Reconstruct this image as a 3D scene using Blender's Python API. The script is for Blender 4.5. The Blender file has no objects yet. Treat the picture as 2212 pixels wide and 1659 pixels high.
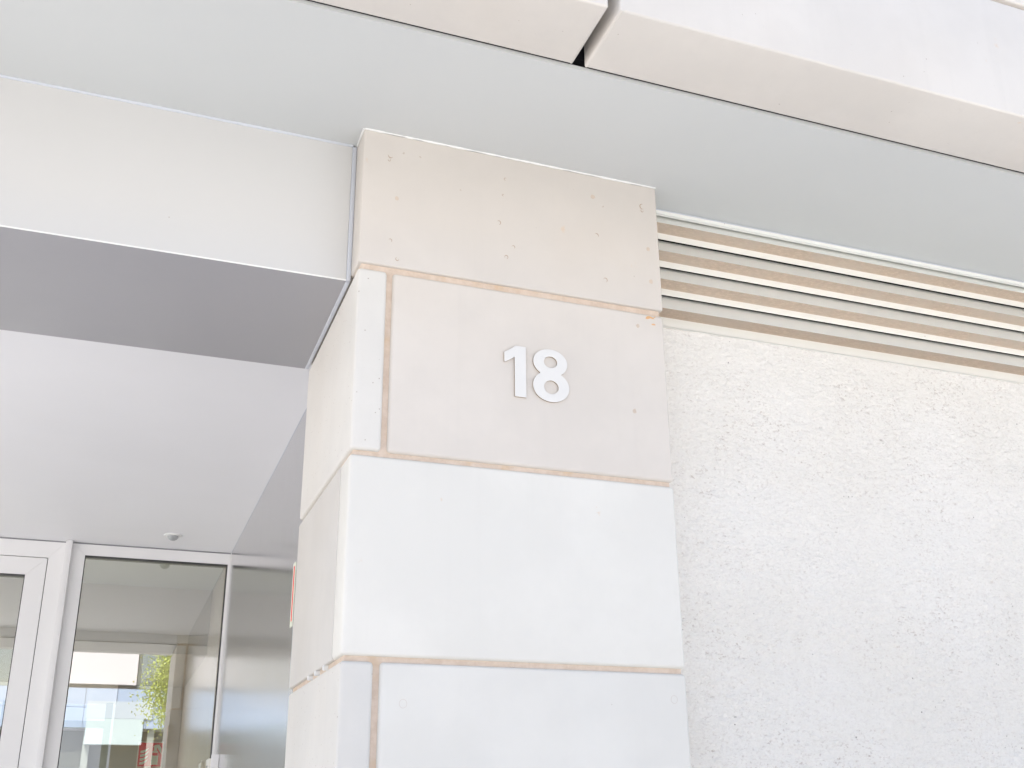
import bpy, bmesh, math, random
from mathutils import Vector, Matrix, noise
random.seed(4)
scene = bpy.context.scene
COL = scene.collection
R = math.radians

# ------------------------------------------------------------------ camera
cam_d = bpy.data.cameras.new('camera'); cam = bpy.data.objects.new('camera', cam_d); COL.objects.link(cam)
yaw, pitch, roll = 0.3578154, 0.3533750, -0.0100541
right0 = Vector((math.cos(yaw), -math.sin(yaw), 0))
fwd = Vector((math.sin(yaw)*math.cos(pitch), math.cos(yaw)*math.cos(pitch), math.sin(pitch)))
up0 = right0.cross(fwd)
rt = right0*math.cos(roll) + up0*math.sin(roll)
up = -right0*math.sin(roll) + up0*math.cos(roll)
M = Matrix((rt, up, -fwd)).transposed().to_4x4()
M.translation = Vector((-0.49438, -2.48054, 1.6))
cam.matrix_world = M
cam_d.sensor_width = 36; cam_d.lens = 2308.776/2212*36
cam_d.shift_x = -0.0017; cam_d.shift_y = 0.0389
cam_d.clip_start = 0.05; cam_d.clip_end = 2000
scene.camera = cam

# ------------------------------------------------------------------ sky, sun, exposure
SUN_EL, SUN_AZ = R(56), R(-34)      # azimuth clockwise from +Y: the sun stands over the roof, to the left
w = bpy.data.worlds.new('World'); scene.world = w; w.use_nodes = True
nt = w.node_tree; bg = nt.nodes['Background']
sky = nt.nodes.new('ShaderNodeTexSky'); sky.sky_type = 'NISHITA'; sky.sun_disc = False
sky.sun_elevation = SUN_EL; sky.sun_rotation = SUN_AZ
sky.air_density = 1.0; sky.dust_density = 3.2; sky.ozone_density = 1.0
nt.links.new(sky.outputs[0], bg.inputs[0]); bg.inputs[1].default_value = 0.15
sd = bpy.data.lights.new('sun', 'SUN'); sd.energy = 5.0; sd.angle = R(0.53); sd.color = (1, .975, .94)
sun = bpy.data.objects.new('sun', sd); COL.objects.link(sun)
sdir = Vector((math.sin(SUN_AZ)*math.cos(SUN_EL), math.cos(SUN_AZ)*math.cos(SUN_EL), math.sin(SUN_EL)))
sun.rotation_euler = sdir.to_track_quat('Z', 'Y').to_euler(); sun.location = (6, 4, 14)
vs = scene.view_settings; vs.view_transform = 'Standard'; vs.look = 'None'; vs.gamma = 1; vs.use_curve_mapping = False
vs.exposure = 1.31
scene.render.engine = 'CYCLES'
scene.cycles.max_bounces = 14; scene.cycles.diffuse_bounces = 9; scene.cycles.glossy_bounces = 6
scene.cycles.transparent_max_bounces = 12

# ------------------------------------------------------------------ dimensions (metres, x along the facade, y into the building)
W = 0.902; PD = 0.731                  # pillar width and depth
ZS = 3.399                             # outer soffit
YB = 0.092; ZB = 2.969                 # beam front plane and underside
ZP = 3.0495                            # porch ceiling
XM = 0.0877; YD = 3.743                # polished metal side wall, glazed front
XL = -4.0                             # unseen left end, cut off here so light enters the porch sideways
YL = 0.101                             # louvre / stucco plane

# ------------------------------------------------------------------ helpers
def tag(o, label=None, cat=None, group=None, kind=None):
    if label: o['label'] = label
    if cat: o['category'] = cat
    if group: o['group'] = group
    if kind: o['kind'] = kind
    return o
def empty(name, loc=(0, 0, 0)):
    o = bpy.data.objects.new(name, None); o.empty_display_size = .1; o.location = loc; COL.objects.link(o); return o
def link(name, bm, mat, parent=None, smooth=False):
    me = bpy.data.meshes.new(name)
    bm.normal_update(); bm.to_mesh(me); bm.free()
    for m_ in (mat if isinstance(mat, (list, tuple)) else [mat]): me.materials.append(m_)
    o = bpy.data.objects.new(name, me); COL.objects.link(o)
    if smooth:
        for p in me.polygons: p.use_smooth = True
        try:
            me.set_sharp_from_angle(angle=R(35))
        except Exception: pass
    if parent is not None:
        o.parent = parent; off = Vector(); q = parent
        while q is not None: off += q.location; q = q.parent
        o.location = -off
    return o
def addbox(bm, x0, x1, y0, y1, z0, z1, bev=0, seg=2, mi=0):
    b = bmesh.new()
    bmesh.ops.create_cube(b, size=1)
    for v in b.verts:
        v.co = Vector(((x0+x1)/2+v.co.x*(x1-x0), (y0+y1)/2+v.co.y*(y1-y0), (z0+z1)/2+v.co.z*(z1-z0)))
    if bev: bmesh.ops.bevel(b, geom=b.edges[:], offset=bev, segments=seg, profile=.5, affect='EDGES')
    vm = {v: bm.verts.new(v.co) for v in b.verts}
    for f in b.faces:
        nf = bm.faces.new([vm[v] for v in f.verts]); nf.material_index = mi
    b.free()
def box(name, x0, x1, y0, y1, z0, z1, mat, parent=None, bev=0, seg=2, smooth=None):
    bm = bmesh.new(); addbox(bm, x0, x1, y0, y1, z0, z1, bev, seg)
    return link(name, bm, mat, parent, smooth=bool(bev) if smooth is None else smooth)
def prism(bm, pts, d0, d1, f, mi=0):
    """pts: closed 2D outline; f(a, b, d) -> 3D"""
    A = [bm.verts.new(f(a, b, d0)) for a, b in pts]; B = [bm.verts.new(f(a, b, d1)) for a, b in pts]
    n = len(pts)
    bm.faces.new(A).material_index = mi; bm.faces.new(B[::-1]).material_index = mi
    for i in range(n):
        bm.faces.new((A[i], B[i], B[(i+1) % n], A[(i+1) % n])).material_index = mi
def tube(bm, p0, p1, r0, r1, n=8):
    p0, p1 = Vector(p0), Vector(p1); d = (p1-p0).normalized()
    u = d.orthogonal().normalized(); v = d.cross(u)
    A = [bm.verts.new(p0+(u*math.cos(2*math.pi*i/n)+v*math.sin(2*math.pi*i/n))*r0) for i in range(n)]
    B = [bm.verts.new(p1+(u*math.cos(2*math.pi*i/n)+v*math.sin(2*math.pi*i/n))*r1) for i in range(n)]
    for i in range(n): bm.faces.new((A[i], A[(i+1) % n], B[(i+1) % n], B[i]))
    bm.faces.new(A[::-1]); bm.faces.new(B)

# ------------------------------------------------------------------ materials
class Mat:
    def __init__(s, name, rough=.6, metal=0, spec=.5):
        s.m = bpy.data.materials.new(name); s.m.use_nodes = True; s.t = s.m.node_tree
        s.b = s.t.nodes['Principled BSDF']; s.b.inputs['Roughness'].default_value = rough
        s.b.inputs['Metallic'].default_value = metal; s.b.inputs['Specular IOR Level'].default_value = spec
        s.tc = s.t.nodes.new('ShaderNodeTexCoord')
    def n(s, ty, **kw):
        q = s.t.nodes.new(ty)
        for k, v in kw.items(): setattr(q, k, v)
        return q
    def L(s, a, b): s.t.links.new(a, b)
    def map(s, scale=(1, 1, 1), loc=(0, 0, 0)):
        q = s.n('ShaderNodeMapping'); q.inputs['Scale'].default_value = scale; q.inputs['Location'].default_value = loc
        s.L(s.tc.outputs['Object'], q.inputs['Vector']); return q.outputs[0]
    def noise(s, scale, detail=4, rough=.5, vec=None, dist=0):
        q = s.n('ShaderNodeTexNoise'); q.inputs['Scale'].default_value = scale; q.inputs['Detail'].default_value = detail
        q.inputs['Roughness'].default_value = rough; q.inputs['Distortion'].default_value = dist
        s.L(vec if vec is not None else s.tc.outputs['Object'], q.inputs['Vector']); return q.outputs[0]
    def vor(s, scale, vec=None):
        q = s.n('ShaderNodeTexVoronoi'); q.inputs['Scale'].default_value = scale
        s.L(vec if vec is not None else s.tc.outputs['Object'], q.inputs['Vector']); return q.outputs[0]
    def rng(s, v, a, b, c=0, d=1):
        q = s.n('ShaderNodeMapRange'); q.interpolation_type = 'SMOOTHSTEP'
        for i, x in enumerate((a, b, c, d)): q.inputs[i+1].default_value = x
        s.L(v, q.inputs[0]); return q.outputs[0]
    def mul(s, a, b, op='MULTIPLY'):
        q = s.n('ShaderNodeMath', operation=op)
        for i, x in enumerate((a, b)):
            if isinstance(x, (int, float)): q.inputs[i].default_value = x
            else: s.L(x, q.inputs[i])
        return q.outputs[0]
    def mix(s, f, a, b):
        q = s.n('ShaderNodeMix', data_type='RGBA')
        if isinstance(f, (int, float)): q.inputs[0].default_value = f
        else: s.L(f, q.inputs[0])
        for i, x in ((6, a), (7, b)):
            if isinstance(x, tuple): q.inputs[i].default_value = (*x, 1)
            else: s.L(x, q.inputs[i])
        return q.outputs[2]
    def col(s, c):
        if isinstance(c, tuple): s.b.inputs['Base Color'].default_value = (*c, 1)
        else: s.L(c, s.b.inputs['Base Color'])
        return s
    def bump(s, h, strength=.3, dist=.002):
        q = s.n('ShaderNodeBump'); q.inputs['Strength'].default_value = strength; q.inputs['Distance'].default_value = dist
        s.L(h, q.inputs['Height']); s.L(q.outputs[0], s.b.inputs['Normal']); return s

def sc(c, k): return tuple(min(1, x*k) for x in c)

def stone(name, c, seed, pores=.25, stain=.6):
    m = Mat(name, .62, spec=.35)
    v = m.map(loc=(seed*3.7, seed*1.3, seed*2.1))
    big = m.rng(m.noise(2.6, 5, .6, v), .35, .68)
    a = m.mix(big, sc(c, .955), sc(c, 1.02))
    warm = m.rng(m.noise(1.5, 3, .5, m.map(loc=(seed, 7, 2))), .45, .75)
    a = m.mix(m.mul(warm, stain*.5), a, (c[0]*1.0, c[1]*.955, c[2]*.90))
    gran = m.noise(260, 3, .6, v)
    a = m.mix(m.mul(m.rng(gran, .55, .8), .25), a, sc(c, .86))
    # vertical soft washes
    ws = m.noise(1, 4, .6, m.map(scale=(22, 22, .9), loc=(seed, 3, 1)))
    a = m.mix(m.mul(m.rng(ws, .52, .75), .22), a, sc(c, .90))
    # pin holes
    vo = m.n('ShaderNodeTexVoronoi'); vo.inputs['Scale'].default_value = 46; m.L(v, vo.inputs['Vector'])
    hole = m.rng(vo.outputs['Distance'], .05, .105, 1, 0)
    msk = m.rng(m.noise(34, 2, .5, m.map(loc=(9, seed, 4))), .70-pores*.3, .74-pores*.3)
    hm = m.mul(hole, msk)
    a = m.mix(m.mul(hm, .65), a, (c[0]*.42, c[1]*.34, c[2]*.28))
    # rare rust freckle
    vr = m.n('ShaderNodeTexVoronoi'); vr.inputs['Scale'].default_value = 7; m.L(m.map(loc=(seed*5.1, 2, seed), scale=(1, 1, .6)), vr.inputs['Vector'])
    rust = m.mul(m.rng(vr.outputs['Distance'], .03, .09, 1, 0), m.rng(m.noise(60, 3, .6), .52, .62))
    a = m.mix(m.mul(rust, .35), a, (.62, .42, .24))
    m.col(a)
    h = m.mul(m.mul(gran, .12), m.mul(hm, -1), 'ADD')
    h = m.mul(h, m.mul(m.noise(9, 3, .5, v), .5), 'ADD')
    m.bump(h, .35, .0022)
    return m.m

def paint(name, c, rough=.45, tex=.02, seed=0, dirt=.12, spec=.5):
    m = Mat(name, rough, spec=spec)
    a = m.mix(m.rng(m.noise(1.1, 4, .55, m.map(loc=(seed, seed, 1))), .3, .7), sc(c, 1-tex*1.6), sc(c, 1+tex))
    sp = m.mul(m.vor(11, m.map(loc=(seed, 5, seed))), 1)
    fleck = m.mul(m.rng(sp, .012, .03, 1, 0), m.rng(m.noise(5, 2, .5, m.map(loc=(seed, 1, 9))), .55, .6))
    a = m.mix(m.mul(fleck, .6), a, (.25, .19, .15))
    a = m.mix(m.mul(m.rng(m.noise(30, 5, .7, m.map(loc=(4, seed, 2))), .56, .8), dirt), a, sc(c, .8))
    m.col(a)
    m.bump(m.noise(120, 3, .5), .06, .0008)
    return m.m

M_soffit = paint('soffit_paint', (.555, .57, .56), .42, .012, 1, .05)
M_porch = paint('porch_ceiling_paint', (.76, .76, .77), .6, .012, 2, .04)
M_fascia = paint('white_fascia_paint', (.57, .565, .55), .35, .012, 3, .06)
M_under = paint('grey_panel_paint', (.325, .32, .335), .34, .02, 4, .08)
M_frame = paint('aluminium_frame_paint', (.80, .795, .79), .36, .012, 5, .06)
M_seal = paint('sealant', (.55, .575, .62), .5, .06, 6, .2)
M_caulk = paint('white_caulk', (.78, .78, .76), .6, .04, 7, .2)
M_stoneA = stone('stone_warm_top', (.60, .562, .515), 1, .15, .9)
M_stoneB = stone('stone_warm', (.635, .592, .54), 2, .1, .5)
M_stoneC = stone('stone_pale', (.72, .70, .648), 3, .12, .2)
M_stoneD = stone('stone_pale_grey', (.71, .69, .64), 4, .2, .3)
M_strip = stone('stone_white_edge', (.67, .648, .605), 5, 1.15, .6)
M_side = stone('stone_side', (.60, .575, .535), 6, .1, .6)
M_corn = stone('cornice_stone', (.63, .60, .555), 8, .35, .8)
def mortar():
    m = Mat('mortar_joint', .9)
    a = m.mix(m.rng(m.noise(40, 5, .7), .3, .7), (.57, .455, .36), (.66, .55, .455))
    a = m.mix(m.mul(m.rng(m.noise(9, 3, .6), .55, .7), .5), a, (.60, .42, .24))
    m.col(a); m.bump(m.noise(300, 3, .6), .6, .002); return m.m
M_mortar = mortar()
def stucco():
    m = Mat('white_rough_stucco', .85, spec=.2)
    v = m.map(scale=(.8, .8, 1.3))
    grain = m.noise(150, 5, .75, v, .2)          # sand grain
    lump = m.noise(48, 4, .62, v, .3)            # thrown lumps
    fine = m.noise(112, 5, .72, v, .35)
    a = m.mix(m.rng(m.noise(2.2, 4, .6), .3, .7), (.835, .80, .735), (.87, .84, .785))
    a = m.mix(m.mul(m.rng(grain, .42, .70), .22), a, (.64, .60, .55))
    creased = m.mul(m.rng(fine, .36, .475, 1, 0), m.rng(lump, .38, .56, 1, .35))
    clus = m.rng(m.noise(3.1, 7, .78, m.map(loc=(2.2, 0, 1.4))), .42, .68, .26, 1)
    a = m.mix(m.mul(m.mul(creased, clus), .82), a, (.42, .335, .28))
    pit = m.mul(m.rng(m.vor(60, m.map(scale=(1, 1, 1.2), loc=(.3, 0, .7))), .06, .17, 1, 0), m.rng(m.noise(13, 3, .6), .63, .68))
    a = m.mix(m.mul(pit, .8), a, (.15, .10, .08))
    m.col(a)
    h = m.mul(m.mul(grain, .35), m.mul(lump, 1.2), 'ADD')
    h = m.mul(h, m.mul(fine, .6), 'ADD')
    h = m.mul(h, m.mul(pit, -.5), 'ADD')
    m.bump(h, .82, .0095); return m.m
M_stucco = stucco()
def simple(name, c, rough=.6, metal=0, k=.06, scale=8):
    m = Mat(name, rough, metal)
    m.col(m.mix(m.noise(scale, 4, .6), sc(c, 1-k), sc(c, 1+k))); return m.m
M_dark = simple('dark_void', (.012, .012, .016), .9)
M_gasket = simple('black_rubber_gasket', (.02, .02, .022), .6)
M_digit = simple('white_metal_digit', (.69, .68, .655), .45, 0, .02, 60)
M_digit_shade = simple('digit_edge_shade', (.38, .27, .18), .6)  # brown shadow around the digits, painted onto their edges
M_blade = paint('louvre_paint', (.80, .805, .765), .45, .015, 11, .08)
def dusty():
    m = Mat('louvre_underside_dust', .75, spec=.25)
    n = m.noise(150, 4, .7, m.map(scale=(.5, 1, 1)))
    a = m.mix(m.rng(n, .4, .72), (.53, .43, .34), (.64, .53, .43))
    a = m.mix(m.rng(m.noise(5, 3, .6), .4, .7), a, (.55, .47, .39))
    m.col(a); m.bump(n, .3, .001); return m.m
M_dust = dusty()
def brushed():
    m = Mat('brushed_aluminium', .17, 1)
    v = m.map(scale=(60, 60, 1.2))
    n = m.noise(3, 5, .6, v)
    m.col(m.mix(n, (.60, .59, .60), (.66, .65, .655)))
    m.L(m.rng(n, .3, .7, .14, .22), m.b.inputs['Roughness'])
    m.bump(m.noise(2.2, 3, .5, m.map(scale=(3, 3, .6))), .08, .004); return m.m
M_brushed = brushed()
def glass(name, refl=.42, tint=(.88, .92, .86)):
    m = bpy.data.materials.new(name); m.use_nodes = True; t = m.node_tree; t.nodes.clear()
    out = t.nodes.new('ShaderNodeOutputMaterial'); mx = t.nodes.new('ShaderNodeMixShader')
    g = t.nodes.new('ShaderNodeBsdfGlossy'); g.inputs['Roughness'].default_value = .0; g.inputs['Color'].default_value = (.93, .95, .93, 1)
    tr = t.nodes.new('ShaderNodeBsdfTransparent'); tr.inputs['Color'].default_value = (*tint, 1)
    fr = t.nodes.new('ShaderNodeFresnel'); fr.inputs['IOR'].default_value = 1.5
    mr = t.nodes.new('ShaderNodeMapRange'); mr.inputs[1].default_value = 0; mr.inputs[2].default_value = 1
    mr.inputs[3].default_value = refl; mr.inputs[4].default_value = 1
    # very slight waviness of float glass
    no = t.nodes.new('ShaderNodeTexNoise'); no.inputs['Scale'].default_value = 1.7
    bp = t.nodes.new('ShaderNodeBump'); bp.inputs['Strength'].default_value = .05; bp.inputs['Distance'].default_value = .002
    tc = t.nodes.new('ShaderNodeTexCoord')
    t.links.new(tc.outputs['Object'], no.inputs['Vector']); t.links.new(no.outputs[0], bp.inputs['Height']); t.links.new(bp.outputs[0], g.inputs['Normal'])
    t.links.new(fr.outputs[0], mr.inputs[0]); t.links.new(mr.outputs[0], mx.inputs[0])
    t.links.new(tr.outputs[0], mx.inputs[1]); t.links.new(g.outputs[0], mx.inputs[2]); t.links.new(mx.outputs[0], out.inputs[0])
    return m
M_glass = glass('coated_glass')
M_winglass = glass('street_window_glass', .35, (.35, .42, .42))
M_paving = simple('pale_paving', (.55, .535, .515), .8, 0, .1, 3)
M_kerb = simple('kerb_stone', (.36, .35, .33), .8)
M_wall_in = simple('interior_paint', (.42, .365, .285), .7, 0, .02, 2)
M_wall_in2 = simple('interior_ceiling_paint', (.46, .475, .41), .7, 0, .02, 2)
M_floor_in = simple('interior_floor', (.40, .38, .35), .35, 0, .08, 4)
M_opw = simple('white_render_panel', (.50, .475, .49), .6, 0, .02, 2)
M_opb = simple('blue_shade_cladding', (.28, .35, .47), .5, 0, .04, 2)  # sky-blue shade of the facade put into the panel colour
M_blind = simple('pale_blind', (.42, .50, .51), .6, 0, .02, 2)
M_opl = simple('pale_blue_panel', (.38, .43, .48), .6, 0, .02, 2)
M_opd = simple('dark_shopfront', (.07, .075, .06), .5)
M_opg = simple('green_grey_frame', (.26, .28, .25), .5)
M_red = simple('red_sign', (.80, .012, .025), .5, 0, .03, 20)
M_cream = simple('photoluminescent_cream', (.72, .74, .60), .5)
M_steel = simple('steel_box', (.70, .68, .62), .35, 0, .04, 20)

# ------------------------------------------------------------------ ground and street
tag(box('pavement', -40, 40, -30, 12, -.4, 0, M_paving), kind='structure')  # unseen; pale right across, without a road, to bounce sun upwards
tag(box('ground', -600, 600, -600, 600, -1, -.41, simple('distant_ground', (.3, .28, .25), .9)), kind='structure')

# ------------------------------------------------------------------ the building's own mass (above, right and behind)
shell = empty('building_shell', (0, 4, 3.5)); tag(shell, kind='structure')
box('upper_mass', XL, 7, -.60, 8.5, 3.86, 4.28, M_corn, shell)  # unseen roof, kept low so sun reaches the ground in front
box('ceiling_void', XL, 7, -.415, 8.5, 3.44, 3.85, M_dark, shell)  # near-black solid stands in for the shade inside the soffit gap

# outer soffit
sof = box('outer_soffit', XL, 6.9, -.4265, 3.72, ZS, ZS+.012, M_soffit)
tag(sof, 'smooth pale grey green painted soffit above the stone pillar, behind the stone cornice', 'soffit')

# cornice of big stone blocks
corn = empty('stone_cornice', (0, -.55, 3.402))
tag(corn, 'row of large pale stone blocks hanging in front of the soffit, with an open joint between two of them', 'cornice')
def cornice_block(x0, x1, z0, z1):
    bm = bmesh.new(); addbox(bm, x0, x1, -.655, -.436, z0, z1)
    ed = [e for e in bm.edges if abs((e.verts[0].co-e.verts[1].co).normalized().x) < .5]
    bmesh.ops.bevel(bm, geom=ed, offset=.009, segments=4, profile=.5, affect='EDGES')
    ed = [e for e in bm.edges if abs((e.verts[0].co-e.verts[1].co).normalized().x) > .5 and e.calc_length() > .3]
    bmesh.ops.bevel(bm, geom=ed, offset=.007, segments=3, profile=.5, affect='EDGES')
    return link('stone_block', bm, M_corn, corn, smooth=True)
xs = [XL, -3.56, -1.56, .441, 2.53, 4.6]
for i in range(len(xs)):
    x0 = xs[i]+(.030 if i else 0); x1 = xs[i+1] if i+1 < len(xs) else 6.6
    cornice_block(x0, x1, 3.402, 3.797)
xs2 = [XL, -2.6, -.60, 1.46, 3.5, 5.4]
for i in range(len(xs2)):
    cornice_block(xs2[i]+.012, (xs2[i+1] if i+1 < len(xs2) else 6.6), 3.812, 4.21)
box('joint_mortar', XL, 6.6, -.635, -.45, 3.7975, 3.8115, M_mortar, corn)

# ------------------------------------------------------------------ the stone pillar
pil = empty('stone_pillar', (W/2, PD/2, 0))
tag(pil, 'square pillar of large pale stone slabs with tan joints carrying the number 18', 'pillar')
box('mortar_core', .0105, W-.010, .0105, PD-.010, 0, ZS-.002, M_mortar, pil)
T = .092
def slab(x0, x1, y0, y1, z0, z1, mat, bev=.007, back=False):
    bm = bmesh.new(); addbox(bm, x0, x1, y0, y1, z0, z1)
    bmesh.ops.bevel(bm, geom=bm.edges[:], offset=bev, segments=4, profile=.5, affect='EDGES')
    return link('stone_slab', bm, mat, pil, smooth=True)
courses = [(2.984, ZS-.001, 'A'), (2.462, 2.966, 'B'), (1.958, 2.449, 'C'), (1.440, 1.945, 'D'), (.93, 1.427, 'C'), (.42, .917, 'D'), (.0, .407, 'C')]
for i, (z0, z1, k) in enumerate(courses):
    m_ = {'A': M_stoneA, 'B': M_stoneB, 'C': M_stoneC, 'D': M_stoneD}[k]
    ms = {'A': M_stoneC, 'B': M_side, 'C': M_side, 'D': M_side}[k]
    if k in 'AC':      # the front slab runs through, the side slab butts behind it
        f = slab(0, W, 0, .106, z0, z1, m_, .005 if k == 'A' else .010)
        s = slab(0, T, .110, PD-.001, z0, z1, ms, .005)
        slab(W-T, W, .110, PD-.001, z0, z1, ms, .005)
        slab(T+.012, W-T-.012, PD-T, PD-.0015, z0, z1, ms, .005)
    else:              # the side slab runs through and shows its edge at the front
        e = slab(0, .079, -.002, PD, z0, z1, M_strip, .010)
        f = slab(.095, W, 0, T, z0, z1, m_, .010)
        slab(W-T, W, T+.012, PD, z0, z1, ms, .007)
        slab(.091, W-T-.012, PD-T, PD-.001, z0, z1, ms, .005)
        if i == 1: e['label'] = 'narrow white edge of the side slab left of the number'
        if i == 1: f['label'] = 'warm beige slab that carries the number'
    if i == 0: f['label'] = 'topmost warm beige slab with brown repair spots'
    if i == 2: f['label'] = 'whitish slab below the numbered one'

# repair plugs and blow holes in the stone
def ring_pts(cx, cz, rx, rz, n=12, j=.18):
    return [(cx+rx*(1+random.uniform(-j, j))*math.cos(2*math.pi*i/n), cz+rz*(1+random.uniform(-j, j))*math.sin(2*math.pi*i/n)) for i in range(n)]
M_plug = simple('filled_plug', (.56, .47, .385), .7, 0, .12, 200)
M_plug2 = simple('pale_filled_plug', (.61, .55, .49), .7, 0, .08, 200)
M_rim = simple('plug_rim', (.40, .30, .22), .7, 0, .15, 200)
M_rust = simple('rust_mark', (.66, .40, .20), .8, 0, .25, 120)
bm = bmesh.new()
full = [(.098, 3.1949, .0055), (.6904, 3.3242, .0065), (.8648, 3.1813, .006), (.8678, 3.0732, .006), (.8163, 2.9228, .0055), (.7916, 2.6575, .006)]
rims = [(.0761, 3.3271, .007), (.0733, 3.3127, .004), (.0839, 3.0611, .005), (.1045, 3.0083, .005), (.3949, 3.1781, .006), (.4161, 3.0721, .0055), (.8519, 3.324, .008), (.8517, 3.3095, .0045), (.6977, 3.1952, .0065), (.720, 3.053, .0065),
        (.1607, 3.3401, .003), (.407, 3.2704, .003), (.4144, 3.3251, .004), (.7212, 3.2984, .0028), (.28, 3.2593, .002), (.1130, 3.3438, .0025), (.4376, 3.1073, .005)]
fy = lambda a, b, d: (a, d, b)
for x, z, r in full: prism(bm, ring_pts(x, z, r, r*1.15), -.0006, .002, fy, 0)
for x, z, r in rims:
    n = 12; a0 = random.uniform(0, 6); ln = random.randint(6, 10)
    for i in range(ln):
        a, b = a0+2*math.pi*i/n, a0+2*math.pi*(i+1)/n
        w0 = r*.30*math.sin(math.pi*(i+.4)/ln)+.0004; w1 = r*.30*math.sin(math.pi*(i+1.4)/ln)+.0004
        P = [(x+r*math.cos(a), z+r*1.15*math.sin(a)), (x+r*math.cos(b), z+r*1.15*math.sin(b)),
             (x+(r-w1)*math.cos(b), z+(r-w1)*1.15*math.sin(b)), (x+(r-w0)*math.cos(a), z+(r-w0)*1.15*math.sin(a))]
        prism(bm, P, -.0005, .001, fy, 1)
for x, z, s_ in [(.855, 2.9560, .009), (.866, 2.9535, .006), (.848, 2.951, .006), (.872, 2.9585, .004), (.868, 2.934, .006)]:
    prism(bm, ring_pts(x, z, s_, s_*.38, 9, .45), -.0005, .001, fy, 2)
# faint round plugs of the lowest slab
for x, z in [(.152, 1.8515), (.862, 1.8795)]:
    n = 20
    for i in range(n):
        a, b = 2*math.pi*i/n, 2*math.pi*(i+1)/n; r = .0095
        P = [(x+q*math.cos(t_), z+q*1.1*math.sin(t_)) for q, t_ in ((r, a), (r, b), (r-.0009, b), (r-.0009, a))]
        prism(bm, P, -.0004, .001, fy, 3)
sp = link('repair_spots', bm, [M_plug, M_rim, M_rust, M_plug2], pil); sp['kind'] = 'stuff'

# caulk beads along the pillar head
def bead(name, p0, p1, r, mat, parent, seed, n=60, wob=.5):
    bm = bmesh.new(); p0, p1 = Vector(p0), Vector(p1); d = (p1-p0).normalized()
    u = d.orthogonal().normalized(); v = d.cross(u); rings = []
    for i in range(n+1):
        c = p0.lerp(p1, i/n); rr = r*(1+wob*noise.noise(Vector((i*.17, seed, 0)))+wob*.6*noise.noise(Vector((i*.6, seed, 4))))
        c = c+u*noise.noise(Vector((i*.13, seed, 8)))*r*.3
        rings.append([bm.verts.new(c+(u*math.cos(a*math.pi/3)+v*math.sin(a*math.pi/3))*rr) for a in range(6)])
    for a, b in zip(rings, rings[1:]):
        for k in range(6): bm.faces.new((a[k], a[(k+1) % 6], b[(k+1) % 6], b[k]))
    bm.faces.new(rings[0][::-1]); bm.faces.new(rings[-1])
    return link(name, bm, mat, parent, smooth=True)
bead('caulk_bead', (.002, -.0005, ZS), (W, -.0005, ZS), .0032, M_caulk, pil, 3, 90, .8)
bead('caulk_bead', (-.0005, 0, ZS), (-.0005, .09, ZS), .003, M_caulk, pil, 5, 12)
for y_ in (.19, .30, .40):    # plastic shims left in the lowest side joint
    bm = bmesh.new(); addbox(bm, -.0035, .012, y_, y_+.009, 1.9455, 1.958, .0015, 1)
    link('joint_shim', bm, M_caulk, pil)

# ------------------------------------------------------------------ house number: two separate metal digits
def digit(name, outer, holes, label, pins):
    cu = bpy.data.curves.new(name, 'CURVE'); cu.dimensions = '2D'; cu.fill_mode = 'BOTH'; cu.extrude = .0018
    for pts in [outer]+holes:
        s_ = cu.splines.new('POLY'); s_.points.add(len(pts)-1); s_.use_cyclic_u = True
        for q, (a, b) in zip(s_.points, pts): q.co = (a, b, 0, 1)
    t_ = bpy.data.objects.new('tmp', cu)
    COL.objects.link(t_); dg = bpy.context.evaluated_depsgraph_get()
    me = bpy.data.meshes.new_from_object(t_.evaluated_get(dg)); bpy.data.objects.remove(t_); bpy.data.curves.remove(cu)
    cx = sum(a for a, b in outer)/len(outer); cz = sum(b for a, b in outer)/len(outer)
    for v in me.vertices: v.co = Vector((v.co.x-cx, v.co.z, v.co.y-cz))
    me.materials.clear(); me.materials.append(M_digit); me.materials.append(M_digit_shade)
    me.update()
    for p in me.polygons: p.material_index = 0 if abs(p.normal.y) > .7 else 1
    o = bpy.data.objects.new(name, me); o.location = (cx, -.0036, cz); COL.objects.link(o)
    tag(o, label, 'house number', 'metal digits of the house number')
    for px, pz in pins:
        px -= cx; pz -= cz; b = bmesh.new(); tube(b, (px, .0016, pz), (px, .0045, pz), .004, .004, 8)
        q = link('fixing_pin', b, M_digit_shade); q.parent = o
    return o
one = [(.4680, 2.8015), (.4380, 2.8015), (.4300, 2.7945), (.4180, 2.7860), (.4058, 2.7785), (.4058, 2.7495), (.4200, 2.7570), (.4355, 2.7680), (.4355, 2.6536), (.4680, 2.6536)]
digit('house_digit', one, [], 'flat white metal digit one on the stone pillar, left half of the number', [(.452, 2.785), (.452, 2.67)])
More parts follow.
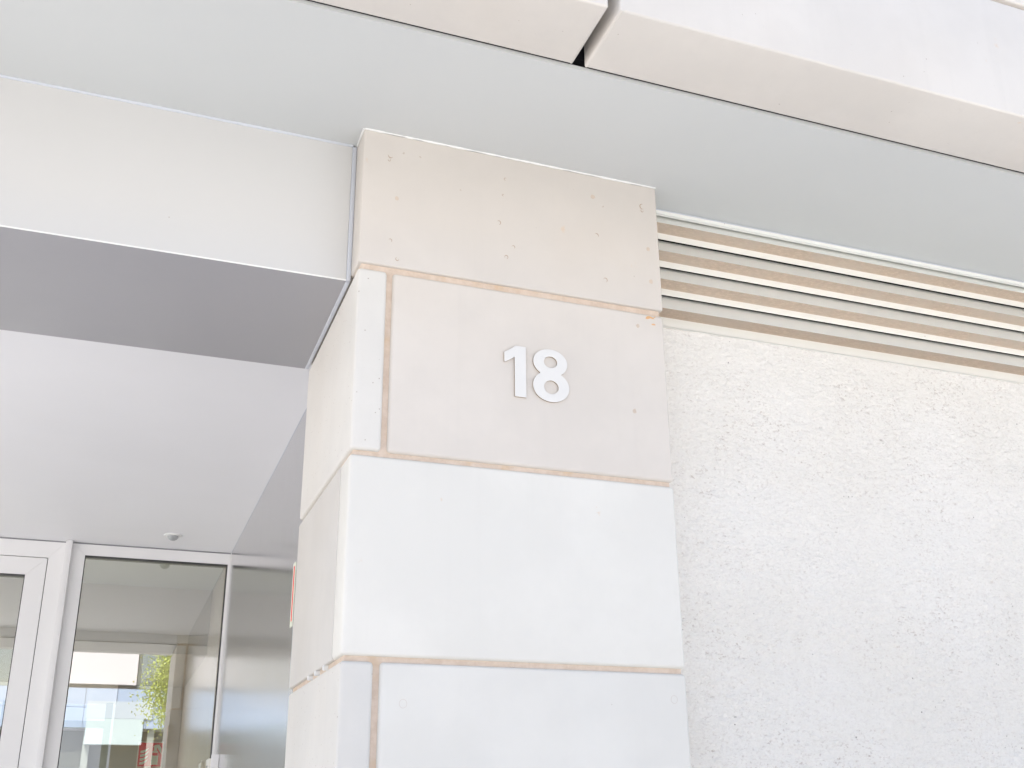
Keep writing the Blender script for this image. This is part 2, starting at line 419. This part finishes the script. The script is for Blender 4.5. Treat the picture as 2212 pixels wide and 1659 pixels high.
def eight():
    up_c, up_r = (.5397, 2.7650), (.0502, .0400); lo_c, lo_r = (.5408, 2.6950), (.0530, .0448)
    pts = []; N = 48
    # waist intersection found numerically
    def ins(p, c, r): return ((p[0]-c[0])/r[0])**2+((p[1]-c[1])/r[1])**2 < 1
    for i in range(N*2):
        a = 2*math.pi*i/(N*2); p = (up_c[0]+up_r[0]*math.cos(a), up_c[1]+up_r[1]*math.sin(a))
        if not ins(p, lo_c, lo_r): pts.append((a, p))
    pts.sort(key=lambda q: (q[0]+math.pi/2) % (2*math.pi))
    upper = [p for a, p in pts]
    pts = []
    for i in range(N*2):
        a = 2*math.pi*i/(N*2); p = (lo_c[0]+lo_r[0]*math.cos(a), lo_c[1]+lo_r[1]*math.sin(a))
        if not ins(p, up_c, up_r): pts.append((a, p))
    pts.sort(key=lambda q: (q[0]-math.pi/2) % (2*math.pi))
    lower = [p for a, p in pts]
    el = lambda c, r: [(c[0]+r[0]*math.cos(2*math.pi*i/40), c[1]+r[1]*math.sin(2*math.pi*i/40)) for i in range(40)]
    return upper+lower, [el((.5400, 2.7667), (.0196, .0169)), el((.5410, 2.6930), (.0213, .0197))]
o8, h8 = eight()
digit('house_digit', o8, h8, 'flat white metal digit eight on the stone pillar, right half of the number', [(.540, 2.731), (.540, 2.664)])

# ------------------------------------------------------------------ small sign seen edge-on at the pillar's rear edge
sg = empty('pillar_sign', (-.004, .715, 2.24))
tag(sg, 'thin cream sign with red face, edge on at the pillar side', 'sign')
box('plate', -.0045, -.001, .7285, .764, 2.140, 2.335, M_cream, sg, .001, 1)
box('red_face', -.0056, -.0046, .7315, .744, 2.156, 2.322, M_red, sg)

# ------------------------------------------------------------------ beam over the entrance
beam = empty('entrance_beam', (-3, .4, ZB))
tag(beam, 'white fascia with a grey underside running left from the pillar over the entrance', 'beam')
box('fascia_panel', XL, -.0125, YB, PD-.02, ZB+.003, ZS-.0015, M_fascia, beam, .0015, 1)
box('underside_panel', XL, -.0125, YB+.0015, PD, ZB, ZB+.0025, M_under, beam)
box('drip_edge', XL, -.0125, YB-.0012, YB+.001, ZB-.0005, ZB+.0035, M_caulk, beam)
bead('seal_bead', (XL, YB-.001, ZS-.002), (-.012, YB-.001, ZS-.0015), .0042, M_seal, beam, 9, 160, .35)
box('end_seal', -.0125, -.0005, YB-.003, YB+.008, ZB, ZS-.004, M_seal, beam, .002, 2)
box('end_seal', -.0125, -.0005, YB+.009, PD-.002, ZB-.002, ZB+.006, M_seal, beam, .002, 2)
box('rear_panel', XL, -.0005, PD-.018, PD, ZB+.006, 3.38, M_porch, beam)

# porch ceiling
pc = box('porch_ceiling', XL, XM+.3, PD+.002, YD+.12, ZP, ZP+.012, M_porch)
tag(pc, 'smooth pale lilac white ceiling of the entrance porch above the glass door', 'ceiling')
box('ceiling_deck', XL, 6.9, PD+.01, 8.5, ZP+.02, 3.395, M_dark, shell)

# polished metal side wall of panels
mw = empty('metal_side_wall', (XM, 2.2, 0))
tag(mw, 'polished brushed metal panel wall behind the pillar, right of the glass door', 'wall')
for y0, y1 in ((PD-.14, 1.30), (1.302, 2.42), (2.4215, YD-.018)):
    box('metal_panel', XM, XM+.02, y0, y1, 0, ZP-.003, M_brushed, mw, .0006, 1)
box('edge_trim', XM-.002, XM+.02, YD-.017, YD-.001, 0, ZP-.003, M_frame, mw)
box('top_trim', XM-.0015, XM+.018, PD+.02, YD-.02, ZP-.0028, ZP-.0002, M_seal, mw)
box('side_masonry', XM+.021, 7, .30, 8.5, 0, ZP, M_dark, shell)
box('left_masonry', XL-.12, XL, YD-.02, 4.1, 0, 3.44, M_corn, shell)  # unseen side wall, left open in the middle to let sun into the lobby
box('left_masonry', XL-.12, XL, 8.0, 8.5, 0, 3.44, M_corn, shell)
box('left_lintel', XL-.12, XL, 4.1, 8.0, 3.0, 3.44, M_corn, shell)

# presence detector on the ceiling
det = empty('ceiling_detector', (-.2557, 3.4214, ZP))
tag(det, 'small white disc with a grey dome on the porch ceiling near the glass', 'detector')
def lathe(name, prof, mat, parent, n=28):
    bm = bmesh.new(); rings = []
    for r, z in prof:
        rings.append([bm.verts.new((r*math.cos(2*math.pi*i/n), r*math.sin(2*math.pi*i/n), z)) for i in range(n)] if r > 1e-6 else [bm.verts.new((0, 0, z))])
    for a, b in zip(rings, rings[1:]):
        for i in range(n):
            if len(b) == 1: bm.faces.new((a[i], a[(i+1) % n], b[0]))
            elif len(a) == 1: bm.faces.new((a[0], b[(i+1) % n], b[i]))
            else: bm.faces.new((a[i], a[(i+1) % n], b[(i+1) % n], b[i]))
    bmesh.ops.recalc_face_normals(bm, faces=bm.faces[:])
    me = bpy.data.meshes.new(name); bm.to_mesh(me); bm.free(); me.materials.append(mat)
    for p in me.polygons: p.use_smooth = True
    o = bpy.data.objects.new(name, me); COL.objects.link(o); o.parent = parent; return o
lathe('disc', [(0, 0), (.047, 0), (.047, -.003), (.043, -.006), (.030, -.007)], M_caulk, det)
lathe('dome', [(.029, -.006), (.028, -.014), (.022, -.023), (.012, -.029), (0, -.031)], simple('grey_dome', (.34, .355, .36), .3), det)

# ------------------------------------------------------------------ glazed front
def mitre_frame(name, x0, x1, z0, z1, w_l, w_r, w_t, w_b, y0, y1, mat, parent, gap=.0006):
    """four mitred profiles, each a part"""
    outs = []
    o_ = [(x0, z0), (x1, z0), (x1, z1), (x0, z1)]; i_ = [(x0+w_l, z0+w_b), (x1-w_r, z0+w_b), (x1-w_r, z1-w_t), (x0+w_l, z1-w_t)]
    for k in range(4):
        j = (k+1) % 4
        P = [o_[k], o_[j], i_[j], i_[k]]
        cx = sum(p[0] for p in P)/4; cz = sum(p[1] for p in P)/4
        dx = gap if k in (0, 2) else 0; dz = gap if k in (1, 3) else 0
        P = [(a+(dx if a < cx else -dx), b+(dz if b < cz else -dz)) for a, b in P]
        bm = bmesh.new(); prism(bm, P, y0, y1, lambda a, b, d: (a, d, b))
        bmesh.ops.recalc_face_normals(bm, faces=bm.faces[:])
        outs.append(link('frame_profile', bm, mat, parent))
    return outs
def glazing(x0, x1, z0, z1, y, parent):
    bm = bmesh.new()
    for a, b, c, d in ((x0, x1, z1-.0045, z1), (x0, x1, z0, z0+.0035), (x0, x0+.003, z0+.0035, z1-.0035), (x1-.004, x1, z0+.0035, z1-.0035)):
        addbox(bm, a, b, y-.038, y+.004, c, d)
    link('gasket', bm, M_gasket, parent)
    bm = bmesh.new()
    vs_ = [bm.verts.new(c) for c in ((x0, y, z0), (x1, y, z0), (x1, y, z1), (x0, y, z1))]; bm.faces.new(vs_)
    bmesh.ops.solidify(bm, geom=bm.faces[:], thickness=0) if False else None
    link('glass_pane', bm, M_glass, parent)

ZF = ZP-.0085
fw = empty('fixed_window', (-.33, YD+.03, .1))
tag(fw, 'tall fixed window in a pale metal frame between the post and the polished metal wall', 'window')
mitre_frame('f', -.762, XM-.0025, .05, ZF, .069, .0125, .0605, .10, YD, YD+.07, M_frame, fw)
glazing(-.693, .0727, .15, ZF-.0605, YD+.045, fw)
po = empty('frame_post', (-.78, YD, 0))
tag(po, 'slim pale metal post standing proud between the door frame and the fixed window', 'post')
box('post_profile', -.797, -.7625, YD-.040, YD+.06, 0, ZP-.001, M_frame, po, .002, 2)
dr = empty('entrance_door', (-1.4, YD+.03, 0))
tag(dr, 'glass entrance door in pale metal at the left edge of the picture', 'door')
def door_frame(x0, x1, parent, y0):
    P = [(x0, 0), (x0, ZF), (x1, ZF), (x1, 0), (x1-.079, 0), (x1-.079, ZF-.0885), (x0+.079, ZF-.0885), (x0+.079, 0)]
    tl, tr_ = (x0, ZF), (x1, ZF)
    for pts in ([(x0, 0), (x0+.079, 0), (x0+.079, ZF-.0885), (x0, ZF-.0005)], [(x1-.079, 0), (x1, 0), (x1, ZF-.0005), (x1-.079, ZF-.0885)],
                [(x0+.0006, ZF), (x1-.0006, ZF), (x1-.0796, ZF-.0885), (x0+.0796, ZF-.0885)]):
        bm = bmesh.new(); prism(bm, pts, y0, y0+.06, lambda a, b, d: (a, d, b)); bmesh.ops.recalc_face_normals(bm, faces=bm.faces[:])
        link('frame_profile', bm, M_frame, parent)
door_frame(XL+1.853, -.7975, dr, YD)
# a leaf made of four profiles with its own pane
lx0, lx1, lz0, lz1 = XL+1.936, -.8805, .01, ZF-.0925
bm = bmesh.new()
addbox(bm, lx1-.004, lx1+.006, YD+.025, YD+.05, .01, lz1+.004); addbox(bm, lx0-.004, lx1-.004, YD+.025, YD+.05, lz1-.002, lz1+.006); addbox(bm, lx0-.008, lx0+.002, YD+.025, YD+.05, .01, lz1-.002)
link('gap_gasket', bm, M_gasket, dr)
lf = empty('door_leaf', (0, 0, 0)); lf.parent = dr; lf.location = -dr.location
mitre_frame('l', lx0, lx1, lz0, lz1, .099, .099, .0945, .14, YD+.003, YD+.055, M_frame, lf)
glazing(lx0+.099, lx1-.099, lz0+.14, lz1-.0945, YD+.045, lf)
# slim black pull handle
bm = bmesh.new(); tube(bm, (lx0+.05, YD-.05, .9), (lx0+.05, YD-.05, 1.5), .012, .012, 12)
tube(bm, (lx0+.05, YD-.05, .95), (lx0+.05, YD+.004, .95), .008, .008); tube(bm, (lx0+.05, YD-.05, 1.45), (lx0+.05, YD+.004, 1.45), .008, .008)
link('pull_handle', bm, M_steel, lf)
box('blank_panel', XL, XL+1.852, YD, YD+.06, 0, ZF, M_frame, shell)
box('shadow_line_strip', XL, XM-.003, YD+.008, YD+.05, ZF+.0005, ZP-.0005, simple('shadow_line_grey', (.30, .30, .32), .6), fw)  # grey strip paints in the shadow line between frames and ceiling

# slim steel box on the metal wall
bx = empty('wall_box', (.06, 3.40, 1.6))
tag(bx, 'slim slotted steel box on the metal wall beside the window', 'box')
box('case', .036, XM-.0005, 3.50, 3.64, 1.30, 1.905, M_steel, bx, .003, 2)
box('cover', .048, XM-.0005, 3.485, 3.4995, 1.30, 1.925, M_frame, bx, .002, 1)
for k in range(2): box('slot', .0345, .0359, 3.53+.05*k, 3.55+.05*k, 1.45, 1.872, M_opg, bx)

# ------------------------------------------------------------------ lobby behind the glass
lob = empty('lobby', (-3, 7, 0)); tag(lob, kind='structure')
box('floor', XL, XM+.02, YD+.07, 8.4, -.05, .005, M_floor_in, lob)
box('front_ceiling', XL, XM+.02, YD+.13, 4.86, ZP-.004, ZP+.010, M_wall_in2, lob)
box('bulkhead', XL, XM+.02, 4.861, 8.4, 2.62, ZP+.01, M_wall_in, lob)
box('right_wall', XM+.0005, XM+.0205, YD+.075, 8.4, .006, ZP-.006, M_wall_in, lob)
box('rear_pier', -.42, XM, 6.75, 6.95, .006, 2.619, M_wall_in, lob)
# rear wall with a glazed opening on a bright courtyard
box('rear_wall', XL-.1, XL+.12, 8.2, 8.35, .006, 2.619, M_wall_in, lob)
box('rear_transom', XL+.12, -.43, 8.2, 8.30, 2.40, 2.46, M_opg, lob)
for x_ in (XL+.12, -1.35, -.49): box('rear_mullion', x_, x_+.06, 8.19, 8.31, .006, 2.619, M_opg, lob)

fs = empty('fire_sign', (-.16, 6.74, 2.1))
tag(fs, 'red fire extinguisher sign with white symbols seen through the glass', 'sign')
sx0, sx1, sz0, sz1 = -.212, -.035, 2.005, 2.185   # pictogram square
box('backing', sx0-.008, sx1+.008, 6.743, 6.7495, 1.92, sz1+.008, M_cream, fs)
box('red_panel', sx0, sx1, 6.7405, 6.7428, sz0, sz1, M_red, fs)
box('text_panel', sx0, sx1, 6.7405, 6.7428, 1.928, sz0-.008, M_red, fs)
bm = bmesh.new(); F = lambda a, b, d: (sx0+a*(sx1-sx0), d, sz0+b*(sz1-sz0))
prism(bm, [(.56, .08), (.84, .08), (.84, .55), (.80, .66), (.60, .66), (.56, .55)], 6.7388, 6.7404, F)
prism(bm, [(.64, .67), (.76, .67), (.76, .80), (.98, .50), (.95, .78), (.84, .92), (.66, .90), (.56, .80), (.64, .82)], 6.7388, 6.7404, F)
for k in range(4):
    b0 = .08+.16*k
    prism(bm, [(.08, b0), (.22, b0+.01), (.34, b0+.10), (.42, b0+.22), (.30, b0+.15), (.18, b0+.11), (.08, b0+.09)], 6.7388, 6.7404, F)
link('symbols', bm, M_cream, fs)
box('symbol_band', sx0+.58*(sx1-sx0), sx0+.82*(sx1-sx0), 6.7372, 6.7387, sz0+.46*(sz1-sz0), sz0+.58*(sz1-sz0), M_red, fs)
tcv = bpy.data.curves.new('t', 'FONT'); tcv.body = 'EXTINTOR'; tcv.size = .046; tcv.align_x = 'CENTER'; tcv.extrude = .0006
to = bpy.data.objects.new('t', tcv); COL.objects.link(to)
me = bpy.data.meshes.new_from_object(to.evaluated_get(bpy.context.evaluated_depsgraph_get())); bpy.data.objects.remove(to)
for v in me.vertices: v.co = Vector((v.co.x*.86+(sx0+sx1)/2, 6.7396+v.co.z*-1, v.co.y+1.948))
me.materials.clear(); me.materials.append(M_cream)
lt = bpy.data.objects.new('lettering', me); COL.objects.link(lt); lt.parent = fs; lt.location = -fs.location

# courtyard wall behind the lobby
cw = box('courtyard_wall', -8, 8, 14.5, 14.7, 0, 3.2, M_opw)
tag(cw, 'white courtyard wall seen through the lobby', 'wall')

# ------------------------------------------------------------------ louvre grille
lv = empty('louvre_grille', (3.9, YL, 3.2))
tag(lv, 'grille of four white louvres with dusty tan undersides under the soffit', 'grille')
X0, X1 = W+.001, 6.9
for zb in (3.3494, 3.2497, 3.1507, 3.0511):
    t_ = .0016; a, h, d, lg = .080, .0862, .0580, .0215
    if zb < 3.06: lg = .030
    # outline (y, z): sloping face, underside, rear leg
    P = [(YL, zb), (YL+a, zb+h), (YL+a+t_, zb+h), (YL+.0045, zb+t_*1.4), (YL+d+t_, zb+t_*1.4), (YL+d+t_, zb-lg), (YL+d, zb-lg), (YL+d, zb)]
    if zb > 3.34:
        P[1] = (YL+.031, zb+.046); P[2] = (YL+.031+t_, zb+.046)
    bm = bmesh.new(); prism(bm, P, X0, X1, lambda y, z, x: (x, y, z))
    bmesh.ops.recalc_face_normals(bm, faces=bm.faces[:])
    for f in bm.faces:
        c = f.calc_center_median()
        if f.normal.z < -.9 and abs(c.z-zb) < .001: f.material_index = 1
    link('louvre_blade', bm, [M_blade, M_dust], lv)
box('top_rail', X0, X1, YL-.001, YL+.012, 3.3815, 3.3925, M_blade, lv)
box('top_seal', X0, X1, YL+.001, YL+.010, 3.393, ZS-.0005, M_seal, lv)
box('bottom_rail', X0, X1, YL+.0605, YL+.085, 2.995, 3.040, M_blade, lv)
box('dark_backing', X0, X1, YL+.12, YL+.13, 2.95, 3.395, M_dark, lv)  # black sheet stands in for the unlit interior behind the blades
# ragged bottom seal where stucco meets the rail
# ------------------------------------------------------------------ stucco wall with real relief
def stucco_wall():
    bm = bmesh.new()
    def grid(x0, x1, z0, z1, step, amp):
        nx, nz = int((x1-x0)/step), int((z1-z0)/step); vs_ = []
        for j in range(nz+1):
            row = []
            for i in range(nx+1):
                x, z = x0+(x1-x0)*i/nx, z0+(z1-z0)*j/nz
                p = Vector((x*.85, 3.3, z*1.3))
                y = 0
                if amp: y = (noise.noise(p*4)*.0050+noise.noise(p*13)*.0034+abs(noise.noise(p*55))*-.0034+noise.noise(p*110)*.0018)*amp
                if j == nz: z += noise.noise(Vector((x*60, 1, 0)))*.0022
                row.append(bm.verts.new((x, YL+.004+y, z)))
            vs_.append(row)
        for j in range(nz):
            for i in range(nx): bm.faces.new((vs_[j][i], vs_[j][i+1], vs_[j+1][i+1], vs_[j+1][i]))
    grid(W-.01, 2.5, 1.52, 2.9875, .0048, 1)
    grid(2.5, 6.9, 1.52, 2.9875, .3, 0); grid(W-.01, 6.9, 0, 1.52, .3, 0)
    # top ledge
    a = [bm.verts.new((W-.01, YL+.003, 2.986)), bm.verts.new((6.9, YL+.003, 2.986)), bm.verts.new((6.9, YL+.13, 2.986)), bm.verts.new((W-.01, YL+.13, 2.986))]
    bm.faces.new(a)
    return link('stucco_wall', bm, M_stucco, None, smooth=False)
st = stucco_wall()
for p in st.data.polygons: p.use_smooth = True
tag(st, 'rough white stucco wall with brownish specks, right of the pillar below the grille', 'wall')
box('right_masonry', W+.002, 6.9, YL+.135, .295, 0, 3.39, M_dark, shell)

# ------------------------------------------------------------------ across the street (seen in the glass)
ob = empty('street_building', (0, -17, 0))
tag(ob, 'white building, its shade coloured blue grey, across the street reflected in the glass', 'building')
Y0 = -16
box('wall', -14, 14, -24, Y0-.32, 0, 9.2, M_opw, ob)
box('roof', -14.2, 14.2, -24.2, Y0-.1, 9.2, 9.4, M_kerb, ob)
box('ground_floor_glazing', -13.9, 13.9, Y0-.30, Y0-.28, .1, 3.5, M_opd, ob)
for bx0 in range(-12, 13, 4):
    # upper white panel and window per bay; bay ends at x = .093 + k*4
    e = .093+bx0
    for z0, z1 in ((4.49, 5.86), (7.3, 9.0)):
        box('white_panel', e-2.35, e, Y0-.30, Y0+.02, z0, z1, M_opw, ob)
        win = box('window', e+.02, e+1.62, Y0-.30, Y0-.12, z0-.07, z1, M_opg, ob)
        for q in range(2):
            g_ = box('pane', e+.09+q*.77, e+.78+q*.77, Y0-.119, Y0-.11, z0+.02, z1-.1, M_winglass); g_.parent = win
    box('white_panel', e-2.35, e+1.62, Y0-.30, Y0+.02, 5.88, 7.21, M_opw, ob)
    for q in range(6):
        for z0, z1 in ((3.55, 3.98), (3.99, 4.40)):
            x0 = e-2.35+q*.6635
            box('cladding_panel', x0, x0+.655, Y0-.30, Y0, z0, z1, M_opb, ob)
    for q in range(3): box('column', e-2.3+q*1.33, e-2.16+q*1.33, Y0-.27, Y0-.1, .1, 3.54, M_opg, ob)
    box('blind', e-.95, e+.24, Y0-.26, Y0+.04, 3.20, 3.745, M_blind, ob)
    box('lintel_panel', e-.97, e+.42, Y0-.26, Y0+.03, 3.75, 4.12, M_opl, ob)

# pale tree on the far pavement
tr = empty('street_tree', (1.0, -12.6, 0))
tag(tr, 'sunlit yellow green tree across the street reflected in the glass', 'tree')
bm = bmesh.new()
tube(bm, (1.0, -12.6, 0), (1.02, -12.6, 2.8), .10, .07, 10)
limbs = []
for k in range(11):
    a = k*2.4; z0 = 2.5+.12*k; r = .62*random.uniform(.7, 1.1)
    b = Vector((1.0+math.cos(a)*r, -12.6+math.sin(a)*r, z0+random.uniform(.6, 1.1)))
    tube(bm, (1.01, -12.6, z0), b, .035, .012, 6); limbs.append(b)
tube(bm, (1.02, -12.6, 2.8), (1.0, -12.6, 5.2), .07, .02, 8)
M_bark = simple('bark', (.16, .13, .10), .9)
link('trunk', bm, M_bark, tr)
ml = Mat('leaf', .5); ml.col(ml.mix(ml.noise(3, 3, .6), (.20, .26, .03), (.42, .46, .08)))
ml.b.inputs['Transmission Weight'].default_value = 0
bm = bmesh.new()
for k in range(15000):
    if random.random() < .6:
        c = random.choice(limbs)+Vector([random.gauss(0, .20) for _ in range(3)])
    else:
        u = Vector([random.gauss(0, 1) for _ in range(3)]).normalized()*random.random()**.4
        c = Vector((1.05, -12.6, 4.35))+Vector((u.x*.8, u.y*.8, u.z*1.1))*(1+.35*noise.noise(u*2.3))
    d = Vector([random.gauss(0, 1) for _ in range(3)]).normalized(); e = d.orthogonal().normalized()
    L_ = random.uniform(.035, .07); W_ = L_*.28
    bm.faces.new([bm.verts.new(c+d*x+e*y) for x, y in ((0, 0), (L_*.5, W_), (L_, 0), (L_*.5, -W_))])
lv_ = link('leaves', bm, ml.m, tr); lv_['kind'] = 'stuff'
tr.location.x += .10
